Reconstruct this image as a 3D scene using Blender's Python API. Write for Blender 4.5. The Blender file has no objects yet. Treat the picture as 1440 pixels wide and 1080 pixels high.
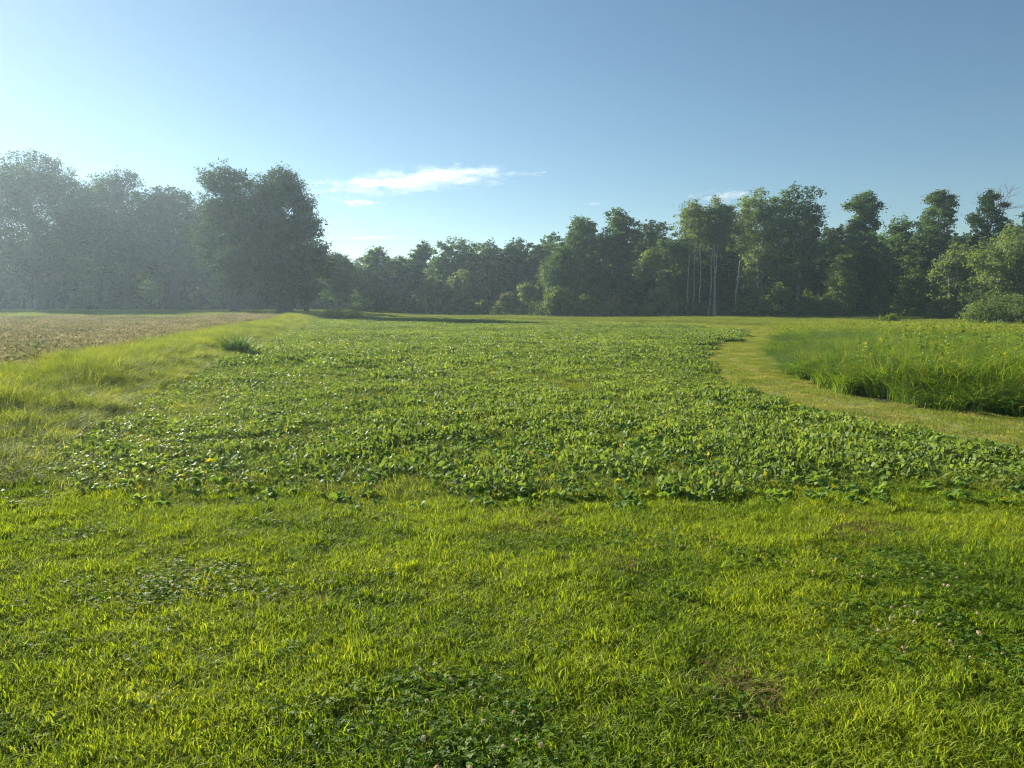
import bpy, math
import numpy as np
from mathutils import Vector, Matrix, noise as mnoise

R = math.radians
sc = bpy.context.scene
COL = sc.collection
EYE, F, HOR = 1.6, 1040.0, 428.0

# ------------------------------------------------------------------ camera
cd = bpy.data.cameras.new('camera')
cam = bpy.data.objects.new('camera', cd); COL.objects.link(cam)
cd.sensor_width = 36.0; cd.lens = 36.0 * F / 1440.0
cd.clip_start = 0.05; cd.clip_end = 30000
PITCH = math.atan((540 - HOR) / F)
cam.location = (0, 0, EYE); cam.rotation_euler = (math.pi / 2 - PITCH, 0, 0)
sc.camera = cam

# ------------------------------------------------------------------ sky, sun, exposure
SUN_AZ, SUN_EL = R(-42), R(22)
SDIR = Vector((math.sin(SUN_AZ) * math.cos(SUN_EL), math.cos(SUN_AZ) * math.cos(SUN_EL), math.sin(SUN_EL)))
w = bpy.data.worlds.new('World'); sc.world = w; w.use_nodes = True
nt = w.node_tree; nt.nodes.clear()
sky = nt.nodes.new('ShaderNodeTexSky'); sky.sky_type = 'NISHITA'; sky.sun_disc = False
sky.sun_elevation = SUN_EL; sky.sun_rotation = SUN_AZ
sky.altitude = 250; sky.air_density = 1.0; sky.dust_density = 0.14; sky.ozone_density = 1.6
bg = nt.nodes.new('ShaderNodeBackground'); bg.inputs['Strength'].default_value = 0.05
wo = nt.nodes.new('ShaderNodeOutputWorld')
tint = nt.nodes.new('ShaderNodeMix'); tint.data_type = 'RGBA'; tint.blend_type = 'MULTIPLY'; tint.inputs[0].default_value = 1; tint.inputs[7].default_value = (.66, .80, .85, 1)
nt.links.new(sky.outputs[0], tint.inputs[6]); nt.links.new(tint.outputs[2], bg.inputs[0]); nt.links.new(bg.outputs[0], wo.inputs[0])
sl = bpy.data.lights.new('sun', 'SUN'); sl.energy = 5.0; sl.angle = R(0.55); sl.color = (1.0, 0.92, 0.78)
sun = bpy.data.objects.new('sun', sl); COL.objects.link(sun)
sun.rotation_euler = SDIR.to_track_quat('Z', 'Y').to_euler(); sun.location = (-60, 60, 60)
sc.view_settings.view_transform = 'Standard'; sc.view_settings.look = 'None'
sc.view_settings.exposure = 1.32; sc.view_settings.gamma = 1
HAZE_DENSITY, HAZE_G = 0.00058, 0.50
cy = sc.cycles
cy.max_bounces = 6; cy.diffuse_bounces = 3; cy.glossy_bounces = 2; cy.transmission_bounces = 4
cy.transparent_max_bounces = 4; cy.volume_bounces = 1; cy.use_denoising = True; cy.denoising_prefilter = 'NONE'; cy.filter_width = 1.1; cy.use_adaptive_sampling = False
cy.sample_clamp_indirect = 6; cy.caustics_reflective = False; cy.caustics_refractive = False
cy.volume_max_steps = 128

# ------------------------------------------------------------------ helpers
def tag(o, label=None, cat=None, group=None, kind=None):
    if label: o['label'] = label
    if cat: o['category'] = cat
    if group: o['group'] = group
    if kind: o['kind'] = kind
    return o

def mk_mesh(name, V, Q=None, T=None, mats=(), mi=None, smooth=False):
    V = np.asarray(V, np.float32).reshape(-1, 3)
    Q = np.zeros((0, 4), np.int32) if Q is None else np.asarray(Q, np.int32).reshape(-1, 4)
    T = np.zeros((0, 3), np.int32) if T is None else np.asarray(T, np.int32).reshape(-1, 3)
    m = bpy.data.meshes.new(name)
    m.vertices.add(len(V)); m.vertices.foreach_set('co', V.ravel())
    nl = len(Q) * 4 + len(T) * 3
    m.loops.add(nl); m.loops.foreach_set('vertex_index', np.concatenate([Q.ravel(), T.ravel()]))
    m.polygons.add(len(Q) + len(T))
    ls = np.concatenate([np.arange(len(Q)) * 4, len(Q) * 4 + np.arange(len(T)) * 3]).astype(np.int32)
    m.polygons.foreach_set('loop_start', ls)
    for mm in mats: m.materials.append(mm)
    if mi is not None: m.polygons.foreach_set('material_index', np.asarray(mi, np.int32))
    if smooth: m.polygons.foreach_set('use_smooth', np.ones(len(ls), bool))
    m.update(calc_edges=True); m.validate()
    return m

def link(name, mesh, parent=None, loc=(0, 0, 0)):
    o = bpy.data.objects.new(name, mesh); COL.objects.link(o); o.location = loc
    if parent: o.parent = parent
    return o

def sstep(a, b, x):
    t = np.clip((x - a) / (b - a), 0, 1); return t * t * (3 - 2 * t)

rs0 = np.random.RandomState(5)
_G = rs0.rand(256, 256)
def vnoise(x, y, s, o=0.0):
    x = np.asarray(x, float) / s + 37.3 + o; y = np.asarray(y, float) / s + 91.7 + o * 1.7
    xi = np.floor(x).astype(int); yi = np.floor(y).astype(int); fx = x - xi; fy = y - yi
    fx = fx * fx * (3 - 2 * fx); fy = fy * fy * (3 - 2 * fy)
    g = lambda a, b: _G[a % 256, b % 256]
    return (g(xi, yi) * (1 - fx) + g(xi + 1, yi) * fx) * (1 - fy) + (g(xi, yi + 1) * (1 - fx) + g(xi + 1, yi + 1) * fx) * fy

def hgt(x, y):
    x = np.asarray(x, float); y = np.asarray(y, float)
    h = 0.55 * sstep(55, 92, y) * sstep(-8, -28, x)
    h = h + (vnoise(x, y, 3.0) - .5) * 0.05 + (vnoise(x, y, 11.0, 3) - .5) * 0.14 * sstep(6, 25, y)
    return h

def G(px, py):
    """a point of the flat ground seen at this photo pixel"""
    v = py - 540.0; u = px - 720.0
    down = math.sin(PITCH) + v / F * math.cos(PITCH)
    fwd = math.cos(PITCH) - v / F * math.sin(PITCH)
    return (EYE * (u / F) / down, EYE * fwd / down)

def inpoly(x, y, P):
    P = np.asarray(P); n = len(P); r = np.zeros(np.shape(x), bool); j = n - 1
    for i in range(n):
        c = ((P[i, 1] > y) != (P[j, 1] > y)) & (x < (P[j, 0] - P[i, 0]) * (y - P[i, 1]) / (P[j, 1] - P[i, 1] + 1e-12) + P[i, 0])
        r ^= c; j = i
    return r

def smooth_curve(P, n=3):
    P = np.asarray(P, float)
    for _ in range(n):
        Q = [P[0]]
        for a, b in zip(P[:-1], P[1:]):
            Q += [a * .75 + b * .25, a * .25 + b * .75]
        Q.append(P[-1]); P = np.array(Q)
    return P

# ------------------------------------------------------------------ materials
def new_mat(name):
    m = bpy.data.materials.new(name); m.use_nodes = True; m.node_tree.nodes.clear(); return m, m.node_tree

def ramp(nt, stops, fac):
    r = nt.nodes.new('ShaderNodeValToRGB'); e = r.color_ramp.elements
    while len(e) < len(stops): e.new(0.5)
    for el, (p, c) in zip(e, stops): el.position = p; el.color = (*c, 1)
    nt.links.new(fac, r.inputs[0]); return r.outputs[0]

def leaf_mat(name, stops, trans=0.4, tcol=(1.3, 1.35, .5), rough=0.45, spec=0.4, scale=0.6, wn=0.45, wi=0.4, wo=0.15, odd=None):
    """leaf or blade: colour mixed from large patches (wn), each leaf (wi) and each plant (wo); thin, so light comes through"""
    m, nt = new_mat(name); N = nt.nodes.new; L = nt.links.new
    geo = N('ShaderNodeNewGeometry'); oi = N('ShaderNodeObjectInfo')
    nz = N('ShaderNodeTexNoise'); nz.inputs['Scale'].default_value = scale; nz.inputs['Detail'].default_value = 4
    L(geo.outputs['Position'], nz.inputs['Vector'])
    mr = N('ShaderNodeMapRange'); mr.inputs[1].default_value = .3; mr.inputs[2].default_value = .7
    L(nz.outputs['Fac'], mr.inputs[0])
    def mul(s, k):
        a = N('ShaderNodeMath'); a.operation = 'MULTIPLY'; a.inputs[1].default_value = k; L(s, a.inputs[0]); return a.outputs[0]
    def add(s, t):
        a = N('ShaderNodeMath'); a.operation = 'ADD'; L(s, a.inputs[0]); L(t, a.inputs[1]); return a.outputs[0]
    f = add(add(mul(mr.outputs[0], wn), mul(geo.outputs['Random Per Island'], wi)), mul(oi.outputs['Random'], wo))
    c = ramp(nt, stops, f)
    if odd:
        frac, oc = odd
        wnz = N('ShaderNodeTexWhiteNoise'); wnz.noise_dimensions = '1D'
        a = N('ShaderNodeMath'); a.operation = 'MULTIPLY_ADD'; a.inputs[1].default_value = 91.7
        L(geo.outputs['Random Per Island'], a.inputs[0]); L(oi.outputs['Random'], a.inputs[2]); L(a.outputs[0], wnz.inputs['W'])
        g = N('ShaderNodeMath'); g.operation = 'LESS_THAN'; g.inputs[1].default_value = frac; L(wnz.outputs['Value'], g.inputs[0])
        mx = N('ShaderNodeMix'); mx.data_type = 'RGBA'; L(g.outputs[0], mx.inputs[0]); L(c, mx.inputs[6]); mx.inputs[7].default_value = (*oc, 1)
        c = mx.outputs[2]
    p = N('ShaderNodeBsdfPrincipled'); L(c, p.inputs['Base Color']); p.inputs['Roughness'].default_value = min(.9, rough + .14)
    p.inputs['Specular IOR Level'].default_value = spec * .30
    t = N('ShaderNodeBsdfTranslucent')
    tm = N('ShaderNodeMix'); tm.data_type = 'RGBA'; tm.blend_type = 'MULTIPLY'; tm.inputs[0].default_value = 1
    L(c, tm.inputs[6]); tm.inputs[7].default_value = (*tcol, 1); tm.clamp_result = False
    L(tm.outputs[2], t.inputs[0])
    ms = N('ShaderNodeMixShader'); ms.inputs[0].default_value = trans
    L(p.outputs[0], ms.inputs[1]); L(t.outputs[0], ms.inputs[2])
    o = N('ShaderNodeOutputMaterial'); L(ms.outputs[0], o.inputs[0])
    return m

def solid_mat(name, stops, scale=2.0, rough=0.9, stretch=(1, 1, 1), bump=0.0, bscale=20, coord='Object'):
    m, nt = new_mat(name); N = nt.nodes.new; L = nt.links.new
    tc = N('ShaderNodeTexCoord'); mp = N('ShaderNodeMapping'); mp.inputs['Scale'].default_value = stretch
    L(tc.outputs[coord], mp.inputs[0])
    nz = N('ShaderNodeTexNoise'); nz.inputs['Scale'].default_value = scale; nz.inputs['Detail'].default_value = 8
    nz.inputs['Roughness'].default_value = .65
    L(mp.outputs[0], nz.inputs['Vector'])
    c = ramp(nt, stops, nz.outputs['Fac'])
    p = N('ShaderNodeBsdfPrincipled'); L(c, p.inputs['Base Color']); p.inputs['Roughness'].default_value = rough
    p.inputs['Specular IOR Level'].default_value = .2
    if bump:
        n2 = N('ShaderNodeTexNoise'); n2.inputs['Scale'].default_value = bscale; n2.inputs['Detail'].default_value = 6
        L(mp.outputs[0], n2.inputs['Vector'])
        b = N('ShaderNodeBump'); b.inputs['Strength'].default_value = bump; b.inputs['Distance'].default_value = .05
        L(n2.outputs['Fac'], b.inputs['Height']); L(b.outputs[0], p.inputs['Normal'])
    o = N('ShaderNodeOutputMaterial'); L(p.outputs[0], o.inputs[0]); return m

M = {}
M['ground'] = solid_mat('ground', [(.3, (.035, .030, .014)), (.5, (.05, .06, .018)), (.7, (.075, .095, .025))], 1.2, bump=.6, bscale=9)
M['soil'] = solid_mat('soil', [(.3, (.035, .028, .018)), (.5, (.055, .045, .028)), (.7, (.06, .075, .025))], 1.6, bump=.8, bscale=7)
M['path'] = solid_mat('path', [(.3, (.15, .17, .035)), (.5, (.23, .24, .06)), (.7, (.32, .31, .10))], 2.2, stretch=(1.6, .07, 1), bump=.5, bscale=30, coord='UV')
M['lawn'] = leaf_mat('lawn', [(0, (.06, .12, .014)), (.3, (.12, .20, .02)), (.55, (.22, .31, .028)), (.85, (.33, .38, .04)), (1, (.38, .35, .08))], .50, (1.58, 1.45, .45), .45, .4, .9)
M['clover'] = leaf_mat('clover', [(0, (.07, .14, .02)), (.5, (.12, .21, .028)), (1, (.19, .28, .04))], .42, (1.3, 1.35, .4), .45, .4, 2)
M['clover_bloom'] = leaf_mat('clover_bloom', [(0, (.55, .42, .26)), (.5, (.68, .56, .38)), (1, (.42, .25, .12))], .3, (1, 1, 1), .7, .2, 3)
M['dry'] = leaf_mat('dry', [(0, (.20, .13, .06)), (1, (.30, .24, .11))], .35, (1, 1, .8), .7, .2, 3)
M['mown'] = leaf_mat('mown', [(0, (.11, .18, .03)), (.5, (.21, .28, .05)), (1, (.34, .37, .10))], .42, (1.3, 1.2, .4), .5, .3, .8)
M['straw'] = leaf_mat('straw', [(0, (.22, .24, .06)), (.5, (.36, .35, .11)), (1, (.50, .45, .18))], .40, (1.2, 1.2, .5), .5, .3, .8)
M['strip'] = leaf_mat('strip', [(0, (.07, .13, .03)), (.35, (.16, .22, .045)), (.7, (.32, .37, .08)), (1, (.50, .48, .17))], .48, (1.42, 1.34, .45), .5, .2, 1.3)
M['brown'] = leaf_mat('brown', [(0, (.08, .15, .035)), (.3, (.17, .20, .07)), (.6, (.28, .26, .15)), (1, (.45, .39, .29))], .4, (1.1, 1.0, .8), .6, .2, .35)
M['crop'] = leaf_mat('crop', [(0, (.055, .13, .035)), (.35, (.12, .22, .05)), (.7, (.22, .33, .06)), (1, (.33, .38, .08))], .40, (1.55, 1.45, .42), .42, .42, .35, odd=(.012, (.45, .38, .04)))
M['crop_far'] = leaf_mat('crop_far', [(0, (.06, .12, .04)), (.4, (.13, .20, .06)), (.75, (.24, .32, .085)), (1, (.38, .40, .15))], .40, (1.45, 1.4, .5), .42, .4, .10, odd=(.01, (.40, .36, .05)))
M['reed'] = leaf_mat('reed', [(0, (.04, .10, .02)), (.4, (.10, .20, .04)), (.75, (.21, .32, .06)), (1, (.38, .42, .12))], .44, (1.5, 1.4, .35), .38, .5, .4, odd=(.03, (.34, .28, .14)))
M['meadow'] = leaf_mat('meadow', [(0, (.12, .19, .035)), (.5, (.21, .28, .05)), (.8, (.31, .34, .09)), (1, (.38, .34, .15))], .45, (1.4, 1.25, .4), .5, .3, .25)
M['oak_leaf'] = leaf_mat('oak_leaf', [(0, (.024, .05, .022)), (.5, (.042, .078, .032)), (1, (.09, .13, .045))], .36, (1.4, 1.45, .5), .55, .15, .25)
M['wood_leaf'] = leaf_mat('wood_leaf', [(0, (.045, .085, .04)), (.5, (.088, .145, .06)), (1, (.16, .225, .085))], .42, (1.4, 1.45, .55), .5, .3, .25)
M['light_leaf'] = leaf_mat('light_leaf', [(0, (.08, .13, .05)), (.5, (.14, .20, .08)), (1, (.23, .29, .12))], .44, (1.4, 1.4, .45), .42, .4, .4)
M['shrub_leaf'] = leaf_mat('shrub_leaf', [(0, (.065, .11, .03)), (.5, (.12, .18, .045)), (1, (.20, .26, .065))], .44, (1.5, 1.4, .4), .45, .35, .5)
M['yellow_leaf'] = leaf_mat('yellow_leaf', [(0, (.12, .14, .04)), (.5, (.18, .19, .06)), (1, (.26, .22, .09))], .38, (1.3, 1.2, .4), .5, .3, .8)
M['bark'] = solid_mat('bark', [(.3, (.05, .04, .03)), (.6, (.11, .09, .07)), (.8, (.16, .14, .11))], 4, stretch=(3, 3, .5), bump=.8, bscale=9)
M['dead_wood'] = solid_mat('dead_wood', [(.3, (.10, .085, .07)), (.7, (.20, .175, .15))], 4, stretch=(3, 3, .5))
M['pale_bark'] = solid_mat('pale_bark', [(.36, (.08, .075, .06)), (.46, (.30, .29, .26)), (.7, (.50, .48, .43))], 3, stretch=(.8, .8, 1.8), bump=.3, bscale=9)
M['yellow_bloom'] = leaf_mat('yellow_bloom', [(0, (.40, .33, .05)), (1, (.5, .42, .10))], .3, (1, 1, .6), .7, .2, 3)

# ------------------------------------------------------------------ outlines of the ground's parts
edge_right = [(12.5, 4.6), (8.6, 6.3)] + [G(*p) for p in [(1440, 641), (1330, 617), (1200, 591), (1100, 566), (1020, 541), (978, 519), (968, 507), (982, 493), (1035, 478), (1054, 470), (1030, 463.2), (960, 459.5), (850, 456.8), (720, 453), (600, 449.8), (490, 448.5)]]
edge_right = smooth_curve(edge_right, 2)
edge_left = [G(*p) for p in [(462, 450), (440, 456), (345, 500), (245, 547), (145, 592), (60, 642), (20, 690)]]
edge_lawn = [G(*p) for p in [(150, 706), (400, 695), (620, 702), (850, 702), (1050, 694), (1300, 697), (1500, 688)]] + [(8.5, 5.4), (12.5, 4.2)]
FIELD = np.array([tuple(p) for p in edge_right] + edge_left + edge_lawn)
path_in = smooth_curve([(15.5, 7.2), (10.5, 9.2)] + [G(*p) for p in [(1440, 590), (1300, 577), (1200, 563), (1120, 538), (1087, 508), (1083, 488), (1098, 474), (1105, 466), (1085, 458.5), (960, 455.0), (850, 453), (720, 450), (600, 447.6), (490, 446.8)]], 2)
PATH = np.array([tuple(p) for p in edge_right] + [tuple(p) for p in path_in[::-1]])
strip_left = [G(*p) for p in [(455, 448.6), (400, 452), (300, 466), (180, 490), (80, 507), (0, 522)]]
strip_left = strip_left[:2] + [(p[0] * .80, p[1] * .80) for p in strip_left[2:]] + [(-10.4, 10), (-10, 7.5), (-9.6, 5)]
STRIP = np.array(strip_left + [(-6.5, 4.6), (-5.2, 6.0)] + edge_left[::-1])
BROWN = np.array([strip_left[0], *strip_left[1:6], (-11, 9), (-12, 6), (-40, 8), (-95, 12), (-95, 69), (-30, 67)])

# ------------------------------------------------------------------ ground sheets
def axis(parts):
    return np.concatenate([np.arange(a, b, s) for a, b, s in parts] + [[parts[-1][1]]])
gx = axis([(-450, -120, 30), (-120, -30, 4), (-30, 30, .75), (30, 120, 4), (120, 450, 30)])
gy = axis([(-60, -6, 6), (-6, 40, .75), (40, 120, 3), (120, 520, 20)])
X, Y = np.meshgrid(gx, gy); nx, ny = len(gx), len(gy)
V = np.stack([X, Y, hgt(X, Y)], -1).reshape(-1, 3)
i = np.arange(ny - 1)[:, None] * nx + np.arange(nx - 1)[None]
Q = np.stack([i, i + 1, i + nx + 1, i + nx], -1).reshape(-1, 4)
tag(link('ground', mk_mesh('ground', V, Q, mats=[M['ground']], smooth=True)), 'green and brown earth under the grass of the whole clearing', kind='structure')

def sheet_from_poly(name, P, mat, z, step=.6):
    """a raster sheet of the ground inside P, its outer vertices pulled onto the outline"""
    x0, y0 = P.min(0); x1, y1 = P.max(0)
    ys = [y0]
    while ys[-1] < y1: ys.append(ys[-1] + max(.3, ys[-1] * .03))
    Vs = []; Qs = []; rows = []
    for y in ys:
        xs = []
        for a, b in zip(P, np.roll(P, -1, 0)):
            if (a[1] > y) != (b[1] > y): xs.append(a[0] + (b[0] - a[0]) * (y - a[1]) / (b[1] - a[1]))
        rows.append(sorted(xs))
    for k in range(len(ys) - 1):
        A, B = rows[k], rows[k + 1]
        if len(A) != len(B): continue
        for s in range(0, len(A), 2):
            n = max(2, int((A[s + 1] - A[s]) / step)); n = min(n, 60)
            t = np.linspace(0, 1, n)
            xa = A[s] + (A[s + 1] - A[s]) * t; xb = B[s] + (B[s + 1] - B[s]) * t
            base = sum(len(v) for v in Vs)
            Vs.append(np.stack([xa, np.full(n, ys[k]), hgt(xa, np.full(n, ys[k])) + z], -1))
            Vs.append(np.stack([xb, np.full(n, ys[k + 1]), hgt(xb, np.full(n, ys[k + 1])) + z], -1))
            j = np.arange(n - 1)
            Qs.append(np.stack([base + j, base + j + 1, base + n + j + 1, base + n + j], -1))
    return link(name, mk_mesh(name, np.concatenate(Vs), np.concatenate(Qs), mats=[mat], smooth=True))
tag(sheet_from_poly('field', FIELD, M['soil'], .006), 'bare soil of the planted field', kind='structure')

def ribbon(name, A, B, mat, z, n=220, m=9):
    def res(P):
        P = np.asarray(P); d = np.r_[0, np.cumsum(np.linalg.norm(np.diff(P, axis=0), axis=1))]
        t = np.linspace(0, d[-1], n); return np.stack([np.interp(t, d, P[:, 0]), np.interp(t, d, P[:, 1])], -1), t
    a, ta = res(A); b, tb = res(B)
    s = np.linspace(0, 1, m)[None, :, None]
    P = a[:, None] * (1 - s) + b[:, None] * s
    V = np.concatenate([P, (hgt(P[..., 0], P[..., 1]) + z)[..., None]], -1).reshape(-1, 3)
    i = np.arange(n - 1)[:, None] * m + np.arange(m - 1)[None]
    Q = np.stack([i, i + m, i + m + 1, i + 1], -1).reshape(-1, 4)
    me = mk_mesh(name, V, Q, mats=[mat], smooth=True)
    uv = me.uv_layers.new(name='UVMap')
    U = np.stack([np.broadcast_to(s[..., 0] * 3.2, (n, m)), np.broadcast_to(ta[:, None], (n, m))], -1).reshape(-1, 2)
    vi = np.zeros(len(me.loops), np.int32); me.loops.foreach_get('vertex_index', vi)
    uv.data.foreach_set('uv', U[vi].ravel().astype(np.float32))
    return link(name, me), P
pth, PATHGRID = ribbon('path', edge_right, path_in, M['path'], .016)
tag(pth, 'mown yellow green grass path curving round the field', kind='structure')

# ------------------------------------------------------------------ blades, leaves and scattering
def blades(rs, n, pos, h, hv, w, lean, segs=2, droop=0.0, taper=.9):
    """n grass blades; pos (n,3) roots; returns V,Q,T"""
    a = rs.rand(n) * 2 * np.pi; H = h * (1 + hv * (rs.rand(n) * 2 - 1)); W = w * (.7 + .6 * rs.rand(n))
    b = a + rs.normal(0, .5, n); ln = lean * (.3 + rs.rand(n) * 1.1)
    side = np.stack([-np.sin(b), np.cos(b), np.zeros(n)], -1); fw = np.stack([np.cos(a), np.sin(a), np.zeros(n)], -1)
    Vs = []; k = 2 * segs + 1
    for s in range(segs + 1):
        t = s / segs
        out = ln * H * (t ** 1.8) + droop * H * t ** 3
        z = H * t - (ln * .25 + droop * .75) * H * t ** 3
        c = pos + fw * out[:, None]; c[:, 2] += z
        if s < segs:
            ww = (W * (1 - t ** 2 * taper) * .5)[:, None]
            Vs += [c - side * ww, c + side * ww]
        else: Vs.append(c)
    V = np.stack(Vs, 1).reshape(-1, 3); base = (np.arange(n) * k)[:, None]
    Q = np.concatenate([base + np.array([[2 * s, 2 * s + 1, 2 * s + 3, 2 * s + 2]]) for s in range(segs - 1)], 0) if segs > 1 else np.zeros((0, 4), int)
    T = base + np.array([[2 * segs - 2, 2 * segs - 1, 2 * segs]])
    return V, Q, T

def quads(rs, C, size, up=.3, asp=1.6, nrm=None):
    """rhombic leaves at centres C"""
    n = len(C); N = rs.normal(0, 1, (n, 3)); N[:, 2] = np.abs(N[:, 2]) + up
    if nrm is not None: N += nrm
    N /= np.linalg.norm(N, axis=1, keepdims=True)
    A = np.cross(N, rs.normal(0, 1, (n, 3))); A /= np.linalg.norm(A, axis=1, keepdims=True); B = np.cross(N, A)
    s = (size * (.6 + .8 * rs.rand(n)))[:, None] * .5
    V = np.stack([C - A * s * asp ** .5, C + B * s / asp ** .5 + N * s * .15, C + A * s * asp ** .5, C - B * s / asp ** .5 + N * s * .15], 1).reshape(-1, 3)
    return V, np.arange(n * 4).reshape(-1, 4)

def join(parts):
    """parts: list of (V,Q,T,matindex)"""
    Vs, Qs, Ts, mq, mt = [], [], [], [], []; o = 0
    for V, Q, T, k in parts:
        Q = np.zeros((0, 4), int) if Q is None else np.asarray(Q); T = np.zeros((0, 3), int) if T is None else np.asarray(T)
        Vs.append(V); Qs.append(Q + o); Ts.append(T + o); mq.append(np.full(len(Q), k)); mt.append(np.full(len(T), k)); o += len(V)
    return np.concatenate(Vs), np.concatenate(Qs), np.concatenate(Ts), np.concatenate(mq + mt)

def protos(name, meshes):
    c = bpy.data.collections.new(name)
    for k, me in enumerate(meshes): c.objects.link(bpy.data.objects.new('%s_%02d' % (name, k), me))
    return c

def scatter(name, pts, scl, coll, nprot, seed, label, tilt=.08, idx=None):
    rs = np.random.RandomState(seed); n = len(pts)
    me = bpy.data.meshes.new(name); me.vertices.add(n); me.vertices.foreach_set('co', np.asarray(pts, np.float32).ravel())
    a = me.attributes.new('rot', 'FLOAT_VECTOR', 'POINT')
    r = np.stack([rs.normal(0, tilt, n), rs.normal(0, tilt, n), rs.rand(n) * 6.2832], -1).astype(np.float32); a.data.foreach_set('vector', r.ravel())
    scl = np.asarray(scl, np.float32)
    if scl.ndim == 1: scl = np.repeat(scl[:, None], 3, 1)
    a = me.attributes.new('scl', 'FLOAT_VECTOR', 'POINT'); a.data.foreach_set('vector', scl.ravel())
    a = me.attributes.new('idx', 'INT', 'POINT'); a.data.foreach_set('value', (rs.randint(0, nprot, n) if idx is None else idx).astype(np.int32))
    me.update()
    o = link(name, me); tag(o, label, kind='stuff')
    ng = bpy.data.node_groups.new(name + '_scatter', 'GeometryNodeTree')
    ng.interface.new_socket('Geometry', in_out='INPUT', socket_type='NodeSocketGeometry')
    ng.interface.new_socket('Geometry', in_out='OUTPUT', socket_type='NodeSocketGeometry')
    N = ng.nodes.new; L = ng.links.new
    gi = N('NodeGroupInput'); go = N('NodeGroupOutput')
    ip = N('GeometryNodeInstanceOnPoints'); ci = N('GeometryNodeCollectionInfo')
    ci.inputs['Collection'].default_value = coll; ci.inputs['Separate Children'].default_value = True; ci.inputs['Reset Children'].default_value = True
    def attr(nm, ty):
        q = N('GeometryNodeInputNamedAttribute'); q.data_type = ty; q.inputs['Name'].default_value = nm
        return [s for s in q.outputs if s.enabled and s.name == 'Attribute'][0]
    L(gi.outputs[0], ip.inputs['Points']); L(ci.outputs[0], ip.inputs['Instance'])
    ip.inputs['Pick Instance'].default_value = True
    L(attr('idx', 'INT'), ip.inputs['Instance Index']); L(attr('rot', 'FLOAT_VECTOR'), ip.inputs['Rotation']); L(attr('scl', 'FLOAT_VECTOR'), ip.inputs['Scale'])
    L(ip.outputs[0], go.inputs[0])
    md = o.modifiers.new('scatter', 'NODES'); md.node_group = ng
    return o

def disk(rs, n, r):
    a = rs.rand(n) * 6.2832; q = r * np.sqrt(rs.rand(n)); return np.stack([q * np.cos(a), q * np.sin(a), np.zeros(n)], -1)

def jgrid(rs, x0, x1, y0, y1, s):
    x = np.arange(x0, x1, s); y = np.arange(y0, y1, s); X, Y = np.meshgrid(x, y)
    X = X.ravel() + (rs.rand(X.size) - .5) * s * 1.1; Y = Y.ravel() + (rs.rand(Y.size) - .5) * s * 1.1
    return X, Y

def infan(x, y, m=4.0, k=.80):
    return np.abs(x) < k * np.maximum(y, 0) + m

def dist_to(x, y, P):
    P = np.asarray(P); d = np.full(len(x), 1e9)
    for p in P: d = np.minimum(d, np.hypot(x - p[0], y - p[1]))
    return d
def place(x, y, dz=0.0):
    return np.stack([x, y, hgt(x, y) + dz], -1)

# lawn in front -----------------------------------------------------
rs = np.random.RandomState(11)
lp = []
for k in range(8):
    parts = []
    n = 430; V, Q, T = blades(rs, n, disk(rs, n, .17), .040, .6, .0050, .65, 2, .15); parts.append((V, Q, T, 0))
    n = 34; V, Q, T = blades(rs, n, disk(rs, n, .16), .055, .4, .0062, .6, 3, .15); parts.append((V, Q, T, 0))
    n = 14; V, Q, T = blades(rs, n, disk(rs, n, .16), .045, .4, .0035, .9, 2, .2); parts.append((V, Q, T, 1))
    V, Q, T, mi = join(parts); lp.append(mk_mesh('lawn_tuft', V, Q, T, [M['lawn'], M['dry']], mi))
LAWN = protos('lawn_tuft', lp)
x, y = jgrid(rs, -13, 14, -1.5, 9.5, .135)
clov = (vnoise(x, y, .8, 9) + .35 * vnoise(x, y, .25, 2))
def blob(x, y, cx, cy, rx, ry): return np.exp(-(((x - cx) / rx) ** 2 + ((y - cy) / ry) ** 2))
CB = [(*G(620, 1010), .45, .28), (*G(1190, 810), .8, .38), (*G(1300, 900), .5, .35), (*G(700, 1075), .4, .2), (*G(950, 770), .8, .2), (*G(250, 830), .5, .3), (*G(1000, 1000), .3, .15)]
def cloverness(x, y):
    c = .38 * vnoise(x, y, .55, 9) + .22 * vnoise(x, y, .2, 4)
    for b in CB: c = c + .75 * blob(x, y, *b)
    return c
ok = inpoly(x, y, FIELD) | inpoly(x, y, STRIP) | inpoly(x, y, PATH)
yedge = np.interp(x, [-13, -5.2, 8.5, 14], [5.0, 6.0, 5.5, 4.0]) + .35
keep = (~ok | (y < yedge + 1.5 * vnoise(x, y, .6, 7) - .3)) & (y < 8) & infan(x, y, 5.5)
keep &= rs.rand(len(x)) < 1.1 - .42 * np.clip((cloverness(x, y) - .5) * 2.5, 0, 1)
x, y = x[keep], y[keep]
s = .45 + .75 * vnoise(x, y, .45, 1) + .5 * vnoise(x, y, .17, 6) + .15 * rs.rand(len(x))
scatter('lawn_grass', place(x, y, .004), np.stack([s * 0 + 1.05, s * 0 + 1.05, s * (.75 + .3 * rs.rand(len(x)))], -1), LAWN, 8, 1, 'short sunlit lawn grass in the foreground')

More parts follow.
